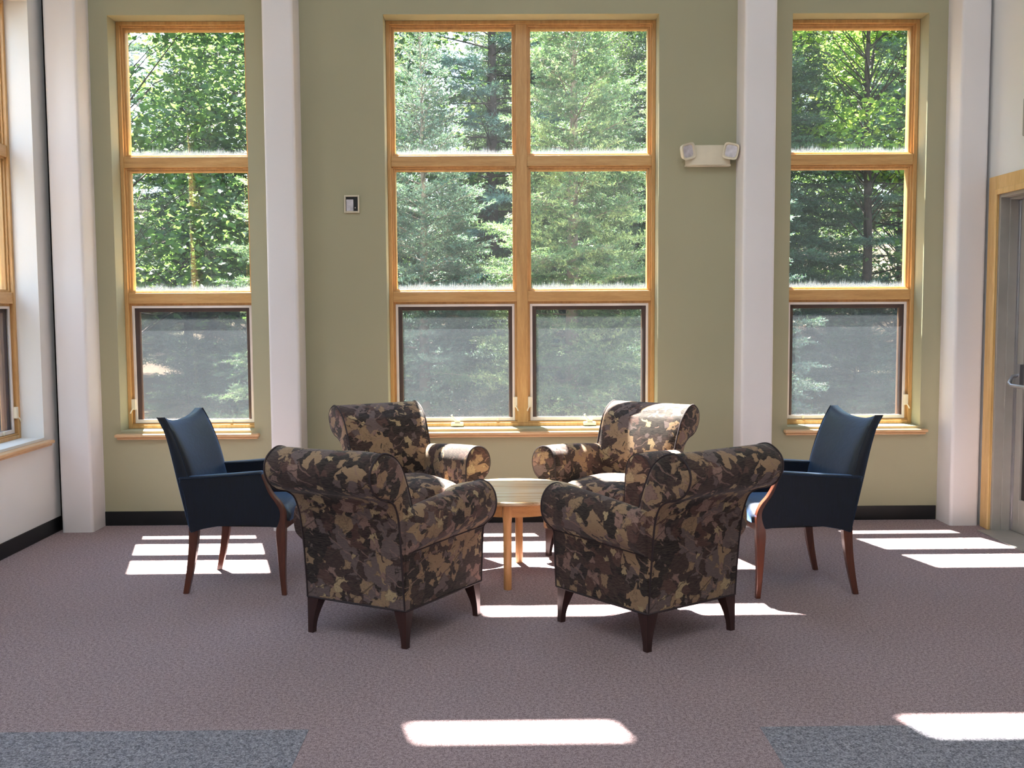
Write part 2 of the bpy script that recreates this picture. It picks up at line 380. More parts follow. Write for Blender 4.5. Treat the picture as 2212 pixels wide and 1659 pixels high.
MB().box(.917, XR, -4.5, 3.545, .0, .0015).build('carpet_inset', M['carpet2'], fl)
MB().box(XR-.10, XR+.30, DY0+.02, DY1-.03, .0, .006).build('threshold', M['metalgrey'], fl)

# baseboards
def base(name, x0, x1, y0, y1, label):
    tag(MB().box(x0, x1, y0, y1, 0, .10).build(name, M['black'], bevel=.003), label, 'baseboard', kind='structure')
base('baseboard_back', -2.79, -1.60, D-.008, D, 'black baseboard under the leftmost tall window')
base('baseboard_back', -1.365, 1.625, D-.008, D, 'black baseboard under the wide middle window')
base('baseboard_back', 1.838, 3.06, D-.008, D, 'black baseboard under the rightmost tall window')
base('baseboard_left', XL, XL+.008, YB, D-.10, 'black baseboard along the white left wall')
base('baseboard_right', XR-.008, XR, YB, DY0-.12, 'black baseboard along the right wall')

# columns: rounded boxes, floor to ceiling
def column(name, x0, x1, label, r=.022, p=.222):
    m = MB(); prof = []
    y0, y1 = D-p, D+.01
    for cx, cy_, a0 in ((x1-r, y0+r, -90), (x1, y1, None), (x0, y1, None), (x0+r, y0+r, 180)):
        if a0 is None: prof.append((cx, cy_))
        else:
            for k in range(7): a = math.radians(a0+k*15); prof.append((cx+r*math.cos(a), cy_+r*math.sin(a)))
    m.loft([[(x, y, z) for x, y in prof] for z in (0, HC)])
    o = m.build(name, M['column'], smooth=True, angle=40); return tag(o, label, 'column', kind='structure')
column('trim_1', -3.0, -2.786, 'pale painted column in the left corner of the room')
column('trim_2', -1.567, -1.362, 'pale painted column between the leftmost and middle windows')
column('trim_3', 1.622, 1.838, 'pale painted column between the middle and rightmost windows')
column('trim_4', 3.066, 3.262, 'pale painted column in the right corner by the door')
for nm, x0, x1, lb in (('trim_5', XL-.001, -3.0, 'dark vertical joint beside the left corner column'), ('trim_6', 3.262, XR+.001, 'dark vertical joint beside the right corner column')):
    tag(MB().box(x0, x1, D-.12, D+.005, 0, HC).build(nm, M['gap']), lb, 'joint', kind='structure')

# ------------------------------------------------------------------ windows
ROWS = [(2.593, 3.436), (1.645, 2.482)]
def window(name, loc, rz, width, units, label, hw):
    root = empty(name, loc, rz); tag(root, label, 'window', kind='structure')
    m = MB(); m.ring(0, width, Z0, Z1, .026, .15, TH); m.build('frame', M['pine'], root, bevel=.003)
    n = len(units)
    uw = (width-.026*2-(n-1)*.078)/n
    for k in range(n-1):
        x = .026+uw*(k+1)+.078*k
        MB().box(x, x+.078, .152, TH, Z0+.026, Z1-.026).build('mullion', M['pine'], root, bevel=.003)
    for k, u in enumerate(units):
        x0 = .026+(uw+.078)*k; x1 = x0+uw
        for za, zb in ((2.500, 2.575), (1.553, 1.627)):
            MB().box(x0, x1, .156, TH, za, zb).build('rail', M['pineh'], root, bevel=.003)
        for (za, zb), (oa, ob) in zip(ROWS, ((2.575, Z1-.026), (1.627, 2.500))):
            s = MB(); s.ring(x0, x1, oa, ob, .012, .172, .262)
            s.ring(x0+.012, x1-.012, oa+.008, ob-.012, .014, .186, .250, tb=.010)
            s.build('glazing_bead', M['pine'], root, bevel=.002)
            g = MB().box(0, x1-x0-.048, -.002, .002, 0, ob-oa-.04).build('pane', M['glass'], root); g.location = (x0+.024, .215, oa+.017)
        # opening lower unit
        a, b = .700, 1.553
        MB().box(x0, x1, .160, TH, Z0+.026, a).build('bottom_rail', M['pineh'], root, bevel=.003)
        MB().ring(x0, x1, a, b, .016, .180, .262).build('stop', M['pine'], root, bevel=.002)
        sf = MB().ring(x0+.016, x1-.016, a+.002, b-.016, .017, .172, .188, tb=.026).build('screen_frame', M['screenframe'], root, bevel=.002)
        MB().box(x0+.033, x1-.033, .1795, .1805, a+.028, b-.033).build('screen_mesh', M['screen'], root)
        MB().ring(x0+.020, x1-.020, a+.004, b-.020, .040, .198, .236, tb=.02).build('sash', M['brownsash'], root, bevel=.003)
        g = MB().box(0, x1-x0-.12, -.002, .002, 0, b-a-.084).build('pane', M['glass_low'], root); g.location = (x0+.060, .217, a+.024)
        # crank opener on the bottom rail
        if 'c' in hw[k]:
            cx = x0+(x1-x0)*hw[k]['c']
            c = MB(); c.box(cx-.045, cx+.045, .118, .162, a-.030, a-.004).build('crank_opener', M['hardware'], root, bevel=.008)
            ob = c = MB().box(cx-.02, cx+.02, .128, .158, a-.006, a+.012).tube([(cx, .13, a+.005), (cx-.02, .12, a+.022), (cx-.035, .116, a+.042), (cx-.038, .114, a+.052)], [.006, .005, .0045, .007], 8)
            ob.build('crank_handle', M['hardware'], root, smooth=True)
        for q in hw[k].get('clip', ()):
            cx = x0+(x1-x0)*q; MB().box(cx-.008, cx+.008, .160, .176, a+.004, a+.030).build('screen_clip', M['hardware'], root, bevel=.002)
        for side in hw[k].get('lock', ()):
            cx = x0+.013 if side < 0 else x1-.013
            l = MB().box(cx-.014, cx+.014, .150, .176, .80, .875); l.tube([(cx+side*.004, .152, .81), (cx+side*.014, .14, .79), (cx+side*.02, .138, .775)], .005, 8)
            l.build('sash_lock', M['hardware'], root, bevel=.003)
    s = MB(); s.box(-.028, width+.04, -.055, .0, Z0-.040, Z0-.018); s.box(0, width, -.001, .16, Z0-.040, Z0-.018+.004)
    s.box(-.018, width+.03, -.040, .0, Z0-.056, Z0-.040)
    s.build('window_sill', M['sill'], root, bevel=.007, seg=3)
    return root
window('window_1', (WX[0][0], D, 0), 0, .93, [0], 'tall pine framed window behind the navy chair on the left', [{'clip': (.25, .8), 'lock': (-1,)}])
window('window_2', (WX[1][0], D, 0), 0, 1.881, [0, 1], 'wide double pine framed window between the two middle columns', [{'c': .51, 'clip': (.84,), 'lock': (1,)}, {'c': .5, 'lock': (-1,)}])
window('window_3', (WX[2][0], D, 0), 0, .935, [0], 'tall pine framed window behind the navy chair on the right', [{'clip': (.15, .7), 'lock': (1,)}])
window('window_4', (XL, LWY[0][0], 0), PI/2, .932, [0], 'pine framed window in the white wall at the left edge', [{'c': .5, 'clip': (.8,), 'lock': (1,)}])
for i, (a, b) in enumerate(LWY[1:]):
    window('window_%d' % (5+i), (XL, a, 0), PI/2, b-a, [0], 'pine framed window farther along the white left wall', [{'c': .5}])

# ------------------------------------------------------------------ door
root = empty('door_1', (XR, DY0, 0)); tag(root, 'grey metal exit door with push bar in the right wall', 'door', kind='structure')
wd = DY1-DY0
c = MB(); c.box(-.018, 0, wd-.008, wd+.108, 0, DZ+.115); c.box(-.018, 0, -.108, .008, 0, DZ+.115); c.box(-.018, 0, .008, wd-.008, DZ-.004, DZ+.115)
c.build('casing', M['casing'], root, bevel=.004)
c = MB(); c.box(-.024, -.012, wd-.012, wd+.022, 0, DZ+.03); c.box(-.024, -.012, -.022, .012, 0, DZ+.03); c.box(-.024, -.012, .012, wd-.012, DZ-.01, DZ+.03)
c.build('casing_bead', M['casing'], root, bevel=.005, seg=3)
c = MB()
for y0, y1 in ((wd-.03, wd-.001), (.001, .03)): c.box(-.003, .25, y0, y1, 0, DZ-.001)
c.box(-.003, .25, .03, wd-.03, DZ-.03, DZ-.001)
for y0, y1 in ((wd-.045, wd-.03), (.03, .045)): c.box(.055, .118, y0, y1, 0, DZ-.03)
c.box(.055, .118, .045, wd-.045, DZ-.045, DZ-.03); c.build('door_frame', M['metalgrey'], root, bevel=.003)
lf = MB(); lf.ring(.035, wd-.035, .008, DZ-.035, .11, .118, .162, tb=.22, tt=.12)
lf.v = [(y, x, z) for x, y, z in lf.v]
lf = lf.build('door_leaf', M['metalgrey'], root, bevel=.003)
MB().box(.132, .148, .145, wd-.145, .228, DZ-.155).build('door_glass', M['darkglass'], lf)
MB().box(.108, .120, wd-.070, wd-.040, .01, DZ-.05).build('weather_strip', M['steel'], lf, bevel=.002)
b = MB(); b.tube([(.118, wd-.115, 1.055), (.06, wd-.125, 1.04), (.035, wd-.135, 1.0), (.04, wd-.16, .985), (.04, .16, .985), (.035, .135, 1.0), (.06, .125, 1.04), (.118, .115, 1.055)], .013, 10)
b.box(.095, .12, wd-.15, wd-.10, .97, 1.12); b.box(.095, .12, .10, .15, .97, 1.12)
b.build('push_bar', M['steel'], lf, smooth=True)
o = MB().box(-.05, 0, .22, .655, 2.55, 2.78).build('exit_sign_box', M['metalgrey'], bevel=.006); o.location = (XR, DY0, 0)
tag(o, 'grey box mounted on the wall above the exit door', 'sign box')

# ------------------------------------------------------------------ wall fittings
t = empty('emergency_light', (1.42, D, 2.54)); tag(t, 'cream twin head emergency light on the green wall beside the column', 'emergency light')
prof = [(-.152, 0), (-.152, -.045), (-.10, -.062), (0, -.068), (.10, -.062), (.152, -.045), (.152, 0)]
MB().loft([[(x, y, z*1.0) for x, y in prof] for z in (-.068, .068)]).build('housing', M['plastic'], t, bevel=.005)
MB().box(-.155, .155, -.052, 0, -.074, -.060).build('base_plate', M['plastic'], t, bevel=.004)
for s, rz, ry in ((-1, .45, -.28), (1, -.5, .25)):
    hd = []; ii = []
    for (half, yy) in ((.030, .035), (.046, .02), (.053, -.005), (.055, -.018), (.046, -.018), (.040, -.008)):
        ring = []
        for k in range(32):
            a = 2*PI*k/32; cx, cz = math.cos(a), math.sin(a); e = .45
            ring.append((math.copysign(abs(cx)**e, cx)*half, yy, math.copysign(abs(cz)**e, cz)*half))
        hd.append(ring)
    h = MB().loft(hd).build('lamp_head', M['plastic'], t, smooth=True, angle=50)
    h.location = (s*.150, -.088, .022); h.rotation_euler = (.12, ry, rz)
    lr = [[(x*f, yy, z*f) for x, _, z in hd[-1]] for f, yy in ((1, -.0085), (.75, -.002), (.35, .012), (.12, .004), (.02, .002))]
    MB().loft(lr).build('reflector', M['lens'], h, smooth=True, angle=70)
t = empty('wall_control', (-1.023, D, 2.226)); tag(t, 'small cream framed wall control with black and grey face', 'thermostat')
MB().ring(-.052, .052, -.060, .060, .011, -.018, 0).build('frame', M['plastic'], t, bevel=.003)
MB().box(-.044, .044, -.008, 0, -.052, .052).build('backplate', M['black'], t)
MB().box(-.037, .012, -.022, -.006, -.049, .030).build('cover', M['lens'], t, bevel=.003)
MB().box(.020, .025, -.014, -.007, -.03, -.022).build('button', M['screenframe'], t)

# ------------------------------------------------------------------ armchairs
def lerp(a, b, t): return a+(b-a)*t
def armchair():
    root = empty('armchair')
    F = M['fabric']; P = M['piping']
    # arm cross-section at the front (x outward, z), bottom outer round to bottom inner
    AP = [(.322, .172), (.327, .30), (.332, .405), (.338, .448), (.362, .474), (.392, .506), (.408, .556), (.404, .606), (.383, .645), (.348, .668), (.310, .671), (.277, .652), (.254, .615), (.244, .56), (.240, .45), (.238, .30), (.238, .172)]
    ap = crom([(x, z, 0) for x, z in AP], 4)
    def armring(s, y, sc=1.0, dz=0.0):
        t_ = (y+.29)/.60
        out = []
        for p in ap:
            x, z = p.x, p.y
            w = max(0, min(1, (z-.40)/.12))
            wid = lerp(.276, .322, t_)
            x2 = wid+(x-.322)*(lerp(.78, 1, min(1, t_*1.3)))
            z2 = z-w*.045*(1-min(1, max(0, t_*1.15)))**1.3
            if sc != 1:
                cxm, czm = .32, .42
                x2 = cxm+(x2-cxm)*sc if z > .45 else x2+(cxm-x2)*(1-sc)*.6; z2 = z2-(1-sc)*.05*(1 if z > .45 else 0)
            out.append((s*x2, y, z2))
        return out
    for s in (-1, 1):
        rings = [armring(s, y) for y in [-.29, -.2, -.1, 0, .1, .2, .27, .302]]+[armring(s, .310, .97), armring(s, .313, .85)]
        a = MB().loft(rings).build('arm', F, root, smooth=True, angle=60)
        loop = [(x, .306, z) for x, y, z in armring(s, .306)]
        MB().tube(loop, .0048, 6).build('piping', P, a, smooth=True)
        # seam under the roll, running the length of the arm
        k = 12
        MB().tube([tuple(Vector(armring(s, y)[k])+Vector((s*.001, 0, 0))) for y in [-.28, -.15, 0, .15, .30]], .0035, 5).build('seam', P, a, smooth=True)
    # back: profile in (y, z)
    BP = [(-.288, .172), (-.305, .38), (-.322, .52), (-.338, .60), (-.365, .655), (-.415, .688), (-.475, .705), (-.522, .735), (-.550, .785), (-.548, .832), (-.520, .868), (-.470, .893), (-.420, .888), (-.368, .864), (-.322, .822), (-.288, .765), (-.250, .68), (-.212, .57), (-.19, .42), (-.21, .30), (-.215, .172)]
    bp = crom([(y, z, 0) for y, z in BP], 4)
    def backring(x, sc=1.0):
        out = []; ax = abs(x)/.28
        for p in bp:
            y, z = p.x, p.y
            wx = lerp(.980, 1.03, min(1, max(0, (z-.45)/.4)))
            fr = .022*(1-min(1, ax)**2) if (y > -.33 and .5 < z < .86) else 0
            if sc != 1:
                cy_ = -.43 if z > .62 else -.27; cz = .79 if z > .62 else z
                y = cy_+(y-cy_)*sc; z = cz+(z-cz)*sc
            out.append((x*wx, y+fr, z))
        return out
    xs = [-.27, -.2, -.12, 0, .12, .2, .27]
    rings = [backring(-.283, .82), backring(-.280, .95)]+[backring(x) for x in xs]+[backring(.280, .95), backring(.283, .82)]
    b = MB().loft(rings).build('backrest', F, root, smooth=True, angle=60)
    for s in (-1, 1):
        MB().tube([(p[0]+s*.001, p[1], p[2]) for p in backring(s*.274)], .0048, 6).build('piping', P, b, smooth=True)
    # seat cushion
    m = MB(); N = 12
    def cush(u, v, top):
        a, c_ = u*2-1, v*2-1
        hw = lerp(.232, .243, v); x = a*hw; y = lerp(-.25, .330, v)
        e = (1-abs(a)**5)*(1-abs(c_)**5)
        return (x, y, (.395+.075*e**.5+.012*(1-a*a)*(1-c_*c_)) if top else .30)
    m.grid(lambda u, v: cush(u, v, True), 20, 20)
    k = len(m.v); m.grid(lambda u, v: cush(u, v, False), 20, 20)
    n1 = 21
    bd = [i*n1 for i in range(n1)]+[20*n1+j for j in range(1, n1)]+[i*n1+20 for i in range(19, -1, -1)]+[j for j in range(19, 0, -1)]
    for i in range(len(bd)):
        a, c_ = bd[i], bd[(i+1) % len(bd)]; m.f.append((a, c_, c_+k, a+k))
    m.build('seat_cushion', F, root, smooth=True, angle=70)
    MB().box(-.24, .24, .268, .304, .172, .318).build('front_rail', F, root, bevel=.012, seg=3)
    MB().box(-.262, .262, -.27, .29, .160, .20).build('seat_base', M['piping'], root)
    loop = [(-.322, .308, .172), (-.300, 0, .172), (-.278, -.288, .172), (0, -.291, .172), (.278, -.288, .172), (.300, 0, .172), (.322, .308, .172), (0, .308, .172)]
    loop2 = []
    for i in range(len(loop)):
        a, c_ = Vector(loop[i]), Vector(loop[(i+1) % len(loop)])
        loop2 += [a.lerp(c_, t_) for t_ in (0.02, .5, .98)]
    MB().tube(loop2, .0048, 6, closed=True).build('welt', P, root, smooth=True)
    for sx, sy in ((-1, -1), (1, -1), (-1, 1), (1, 1)):
        x0 = .238 if sy < 0 else .280; y0 = -.256 if sy < 0 else .274
        rings = []
        for i in range(9):
            t_ = i/8; z = .172*(1-t_); h0 = .0325-.019*math.sin(t_*PI/2)**1.1
            ox = sx*(x0+.036-h0); oy = sy*(abs(y0)+.030-h0)
            rings.append([(ox+dx*h0, oy+dy*h0, z) for dx, dy in ((-1, -1), (1, -1), (1, 1), (-1, 1))])
        MB().loft(rings).build('leg', M['walnut'], root, smooth=True, angle=35)
    return root
AC = armchair()
def place(o, x, y, fx, fy, label):
    o.location = (x, y, 0); o.rotation_euler = (0, 0, math.atan2(fy, fx)-PI/2)
    return tag(o, label, 'armchair', 'leaf print armchairs round the table')
chairs = [(-.536, 4.798, .474, .881, 'leaf print armchair seen from behind, nearest on the left of the table'),
          (.692, 4.733, -.561, .827, 'leaf print armchair seen from behind, nearest on the right of the table'),
          (-.585, 6.22, .52, -.854, 'leaf print armchair facing forward below the middle window, left of the table'),
          (.695, 6.17, -.60, -.80, 'leaf print armchair with sunlit back facing forward, right of the table')]
for i, c_ in enumerate(chairs):
    o = AC if i == 0 else copy_tree(AC); place(o, *c_)

# ------------------------------------------------------------------ navy chairs
def side_chair():
    root = empty('side_chair'); L = M['leather']; Wd = M['cherry']
    HW = .275
    pan = crom([(p[0], p[1], 0) for p in [(-.284, .622), (.155, .652)]], 1)
    # arm panels: outline in (y, z)
    out = [(-.287, .618), (-.10, .632), (.05, .643), (.150, .650)]
    front = crom([(.150, .650, 0), (.168, .600, 0), (.190, .545, 0), (.222, .500, 0), (.246, .455, 0), (.246, .41, 0), (.232, .368, 0)], 4)
    bot = crom([(.225, .364, 0), (.10, .376, 0), (-.05, .372, 0), (-.17, .352, 0), (-.236, .332, 0)], 4)
    rear = crom([(-.244, .345, 0), (-.254, .44, 0), (-.270, .54, 0), (-.290, .600, 0)], 4)
    poly = out+[(p.x, p.y) for p in front[1:]]+[(p.x, p.y) for p in bot]+[(p.x, p.y) for p in rear]
    for s in (-1, 1):
        rings = []
        for xx, ins in ((HW-.040, .006), (HW-.034, 0), (HW-.006, 0), (HW, .006)):
            rings.append([(s*xx, y-(y)*ins*2, z+(.49-z)*ins*2) for y, z in poly])
        a = MB().loft(rings).build('arm', L, root, smooth=True, angle=50)
        pad = []
        for y, z, hw in ((-.292, .618, .020), (-.285, .620, .024), (-.1, .634, .029), (.05, .646, .031), (.145, .654, .031), (.156, .650, .026)):
            pad.append([(s*(HW-.020)+hw*math.cos(q)*1.0, y, z+.009*math.sin(q)) for q in [2*PI*k/12 for k in range(12)]])
        MB().loft(pad).build('arm_pad', L, a, smooth=True, angle=60)
        # front post and leg in one wooden piece
        fo = crom([(.158, .648, 0), (.184, .585, 0), (.214, .535, 0), (.252, .490, 0), (.272, .440, 0), (.274, .36, 0), (.270, .25, 0), (.266, .12, 0), (.270, 0, 0)], 4)
        fi = crom([(.146, .648, 0), (.164, .585, 0), (.186, .530, 0), (.222, .480, 0), (.236, .43, 0), (.222, .345, 0), (.226, .25, 0), (.234, .12, 0), (.244, 0, 0)], 4)
        rings = []
        for p, q in zip(fo, fi):
            t_ = 1-p.y/.65; w_ = .018 if p.y > .30 else .018-.006*(1-p.y/.30)
            xc = s*(HW-.020)
            rings.append([(xc-w_, p.x, p.y), (xc+w_, p.x, p.y), (xc+w_, q.x, q.y), (xc-w_, q.x, q.y)])
        MB().loft(rings).build('leg', Wd, root, bevel=.004)
        rr = []
        for i in range(9):
            t_ = i/8; z = .36*(1-t_); yc = lerp(-.222, -.278, t_**1.6); h = lerp(.026, .0145, t_); xc = s*(HW-.024+.0*t_)
            rr.append([(xc-h*.75, yc-h, z), (xc+h*.75, yc-h, z), (xc+h*.75, yc+h, z), (xc-h*.75, yc+h, z)])
        MB().loft(rr).build('leg', Wd, root, bevel=.003)
    # back: bowed, horned top corners
    def bk(u, v, side):
        a = u*2-1; zt = .905+.038*abs(a)**2.2; z = lerp(.36, zt, v)
        hw = .268-.010*(1-v)+.006*math.sin(v*PI)
        vv = (z-.36)/.56
        yf = -.185-.035*vv-.115*vv**2.4; th = .080+.040*math.sin(min(1, vv*1.1)*PI)*.7-.012*vv
        bow = -.028*(1-a*a)*(.4+.6*v)
        yf += bow+.012*(1-a*a)*math.sin(v*PI)
        e = max(0, 1-abs(a)**8); ee = max(0, 1-v**14)
        k = (e*ee)**.5
        mid = yf-th*.55
        if side > 0: return (a*hw, mid+(yf-mid)*(.62+.38*k), z)
        return (a*hw, mid-(th*.45)*(.62+.38*k)-bow*.5, z)
    m = MB(); n = 24
    m.grid(lambda u, v: bk(u, v, 1), n, n); k = len(m.v); m.grid(lambda u, v: bk(u, v, -1), n, n)
    n1 = n+1
    bd = [i*n1 for i in range(n1)]+[n*n1+j for j in range(1, n1)]+[i*n1+n for i in range(n-1, -1, -1)]+[j for j in range(n-1, 0, -1)]
    for i in range(len(bd)):
        a, c_ = bd[i], bd[(i+1) % len(bd)]; m.f.append((a, c_, c_+k, a+k))
    b = m.build('backrest', L, root, smooth=True, angle=75)
    for s in (0, 1):
        MB().tube([Vector(bk(s, v/14, 1))+Vector(((s*2-1)*.001, .001, 0)) for v in range(4, 15)], .0035, 6).build('piping', M['leather'], b, smooth=True)
    m = MB()
    def st(u, v, top):
        a = u*2-1; c_ = v*2-1; hw = lerp(.235, .243, v); e = ((1-abs(a)**6)*(1-abs(c_)**8))**.5
        return (a*hw, lerp(-.22, .290, v), (.425+.045*e+.014*(1-a*a)) if top else .395)
    n = 16; n1 = n+1
    m.grid(lambda u, v: st(u, v, True), n, n); k = len(m.v); m.grid(lambda u, v: st(u, v, False), n, n)
    bd = [i*n1 for i in range(n1)]+[n*n1+j for j in range(1, n1)]+[i*n1+n for i in range(n-1, -1, -1)]+[j for j in range(n-1, 0, -1)]
    for i in range(len(bd)):
        a, c_ = bd[i], bd[(i+1) % len(bd)]; m.f.append((a, c_, c_+k, a+k))
    m.build('seat', L, root, smooth=True, angle=70)
    MB().box(-HW+.03, HW-.03, .240, .268, .350, .398).build('front_rail', Wd, root, bevel=.004)
    MB().box(-HW+.03, HW-.03, -.25, .24, .362, .395).build('seat_frame', M['black'], root)
    return root
SCH = side_chair()
SCH.location = (-1.39, 5.574, 0); SCH.rotation_euler = (0, 0, math.atan2(-.08, .996)-PI/2)
tag(SCH, 'navy leather chair with cherry legs at the left, under the narrow window', 'chair', 'navy leather chairs')
o = copy_tree(SCH); o.location = (1.542, 5.449, 0); o.rotation_euler = (0, 0, math.atan2(-.115, -.993)-PI/2)
tag(o, 'navy leather chair with cherry legs at the right, beside the exit door side', 'chair', 'navy leather chairs')

# ------------------------------------------------------------------ table
t = empty('coffee_table', (.06, 5.68, 0)); tag(t, 'round light wood coffee table between the four armchairs', 'table')
MB().lathe([(.01, .462), (.376, .462), (.386, .467), (.390, .474), (.388, .482), (.380, .487), (.01, .487)], 64).build('tabletop', M['tabletop'], t, smooth=True, angle=30)
MB().lathe([(.300, .392), (.318, .392), (.318, .462), (.300, .462), (.300, .393)], 64).build('apron', M['aproncol'], t, smooth=True, angle=30)
for k in range(4):
    a = math.radians(-97+90*k); cx, cy_ = .295*math.cos(a), .295*math.sin(a)-.015
    rings = []
    for z, r, e in ((0, .020, 1), (.004, .0215, 1), (.2, .0225, 1), (.36, .0225, 1), (.385, .0245, .62), (.40, .026, .5), (.462, .026, .5)):
        rings.append([(cx+math.copysign(abs(math.cos(q))**e, math.cos(q))*r, cy_+math.copysign(abs(math.sin(q))**e, math.sin(q))*r, z) for q in [2*PI*j/24 for j in range(24)]])
    MB().loft(rings).build('leg', M['tablewood'], t, smooth=True, angle=40)

# ------------------------------------------------------------------ outdoors
gv = MB()
def gz(x, y): return -.25+max(0, y-15)*.05+max(0, y-24)*.16+.15*math.sin(x*.5+y*.3)
gv.grid(lambda u, v: (lerp(-40, 40, u), lerp(D+TH, 60, v), gz(lerp(-40, 40, u), lerp(D+TH, 60, v))), 60, 50)
g = gv.build('ground', M['ground'], smooth=True); tag(g, 'brown leaf littered ground outside the windows', 'ground', kind='structure')
gl_ = MB().grid(lambda u, v: (lerp(-30, XL-TH, u), lerp(-20, D+TH, v), -.25), 8, 8).build('lawn_ground', M['ground']); tag(gl_, 'ground outside the left wall windows', 'ground', kind='structure')

def np_mesh(name, V, T, mat, parent, kind=None, sizes=None):
    me = bpy.data.meshes.new(name); nv, nf = len(V), len(T)
    me.vertices.add(nv); me.vertices.foreach_set('co', np.asarray(V, np.float32).ravel())
    k = T.shape[1]; me.loops.add(nf*k); me.loops.foreach_set('vertex_index', T.astype(np.int32).ravel())
    me.polygons.add(nf); me.polygons.foreach_set('loop_start', np.arange(0, nf*k, k, dtype=np.int32)); me.polygons.foreach_set('loop_total', np.full(nf, k, np.int32))
    me.update(calc_edges=True); me.materials.append(mat)
    o = bpy.data.objects.new(name, me); COL.objects.link(o); o.parent = parent
    if kind: o['kind'] = kind
    return o
def nrm(a): return a/np.maximum(1e-9, np.linalg.norm(a, axis=-1, keepdims=True))
def seg_mesh(S0, S1, R0, R1):
    d = nrm(S1-S0); up = np.where(np.abs(d[:, 2:3]) < .9, np.array([[0, 0, 1.]]), np.array([[1., 0, 0]]))
    a = nrm(np.cross(d, up)); b = np.cross(a, d); n = len(S0); V = []
    for S, R in ((S0, R0), (S1, R1)):
        for k in range(3):
            q = 2*PI*k/3; V.append(S+(a*math.cos(q)+b*math.sin(q))*R[:, None])
    V = np.stack(V, 1).reshape(-1, 3); base_ = np.arange(n)[:, None]*6
    T = np.concatenate([base_+np.array([[k, (k+1) % 3, 3+(k+1) % 3, 3+k]]) for k in range(3)], 0)
    return V, T
def conifer(seed, H, spread, mat, droop=.1, density=1., nl=.03, nw=.007, bare=.0, step=.012, up=.55, name='conifer_tree', bark='bark', lat_gap=.085, clump=0):
    rg = np.random.default_rng(seed); root = empty(name)
    nb = int(H*24*density); S0, S1, R0, R1, ND = [], [], [], [], []
    for i in range(nb):
        h = (i+.5)/nb; h = .06+.94*h**.92; z = H*h
        az = i*2.39996+rg.normal(0, .25); L = spread*(1-h)**.85*rg.uniform(.75, 1.15)+.12
        pitch = lerp(-.15, up, h)+rg.normal(0, .08)
        dirh = np.array([math.cos(az), math.sin(az), 0]); side = np.array([-math.sin(az), math.cos(az), 0])
        n = max(3, int(L/.12)); pts = []
        for k in range(n+1):
            s = L*k/n; pts.append(dirh*s*math.cos(pitch)+np.array([0, 0, z+s*math.sin(pitch)-droop*s*s+.35*droop*s**3/max(L, .3)]))
        pts = np.array(pts)
        S0.append(pts[:-1]); S1.append(pts[1:]); rr = np.linspace(.004+.008*L, .002, n+1); R0.append(rr[:-1]); R1.append(rr[1:])
        ND.append(np.linspace(0, 1, n) > .35 if bare else np.ones(n, bool))
        m = max(2, int(L/lat_gap)); 
        for j in range(m):
            f = lerp(.12, .97, (j+.5)/m); p = pts[min(n, int(f*n))]+(pts[min(n, int(f*n)+1)]-pts[min(n, int(f*n))])*(f*n-int(f*n)) if int(f*n) < n else pts[-1]
            ax = nrm(pts[min(n, int(f*n)+1)]-pts[max(0, int(f*n)-0)] if int(f*n) < n else dirh)
            for sgn in (-1, 1):
                l = (L*(1-f)*.55+.07)*rg.uniform(.6, 1.15); l = min(l, .55)
                d = nrm(ax*.72+side*sgn*.78+np.array([0, 0, rg.normal(0, .18)]))
                q = p+d*l+np.array([0, 0, -.12*l*l]); mid = (p+q)/2+np.array([0, 0, .02*l])
                S0.append(np.array([p, mid])); S1.append(np.array([mid, q])); R0.append(np.array([.0025, .002])); R1.append(np.array([.002, .001]))
                keep = f > bare
                ND.append(np.array([keep, keep]))
                if l > .16:
                    ms = int(l/.07)
                    for c_ in range(1, ms+1):
                        g_ = c_/(ms+1)
                        for s2 in (-1, 1):
                            l2 = (l*(1-g_)*.6+.03); d2 = nrm(d*.75+ax*.5*s2*sgn+side*.25*rg.normal()+np.array([0, 0, rg.normal(0, .15)]))
                            a0 = p+(q-p)*g_; S0.append(a0[None]); S1.append((a0+d2*l2)[None]); R0.append(np.array([.0015])); R1.append(np.array([.0008])); ND.append(np.array([keep]))
    S0 = np.concatenate(S0); S1 = np.concatenate(S1); R0 = np.concatenate(R0); R1 = np.concatenate(R1); ND = np.concatenate(ND)
    V, T = seg_mesh(S0, S1, R0, R1); np_mesh('branches', V, T, M[bark], root, 'stuff')
    A, B = S0[ND], S1[ND]; ln = np.linalg.norm(B-A, axis=1); cnt = np.maximum(1, (ln/step).astype(int)); idx = np.repeat(np.arange(len(A)), cnt)
    tt = rg.random(len(idx))[:, None]; P_ = A[idx]*(1-tt)+B[idx]*tt; d = nrm(B-A)[idx]
    rnd = nrm(rg.normal(size=P_.shape)+np.array([0, 0, .25])); dr = nrm(d*.65+rnd*.75)
    wv = nrm(np.cross(dr, rg.normal(size=P_.shape)))*nw*.5
    l_ = (nl*rg.uniform(.7, 1.2, len(P_)))[:, None]
    V = np.stack([P_-wv, P_+wv, P_+dr*l_], 1).reshape(-1, 3); T = np.arange(len(V)).reshape(-1, 3)
    np_mesh('needles', V, T, M[mat], root, 'stuff')
    tr = MB(); tr.tube([(0, 0, -.6), (0, 0, H*.3), (.02, 0, H*.6), (0, .01, H*.99)], [.012*H+.015, .009*H+.008, .006*H, .004], 10).build('trunk', M[bark], root, smooth=True)
    return root
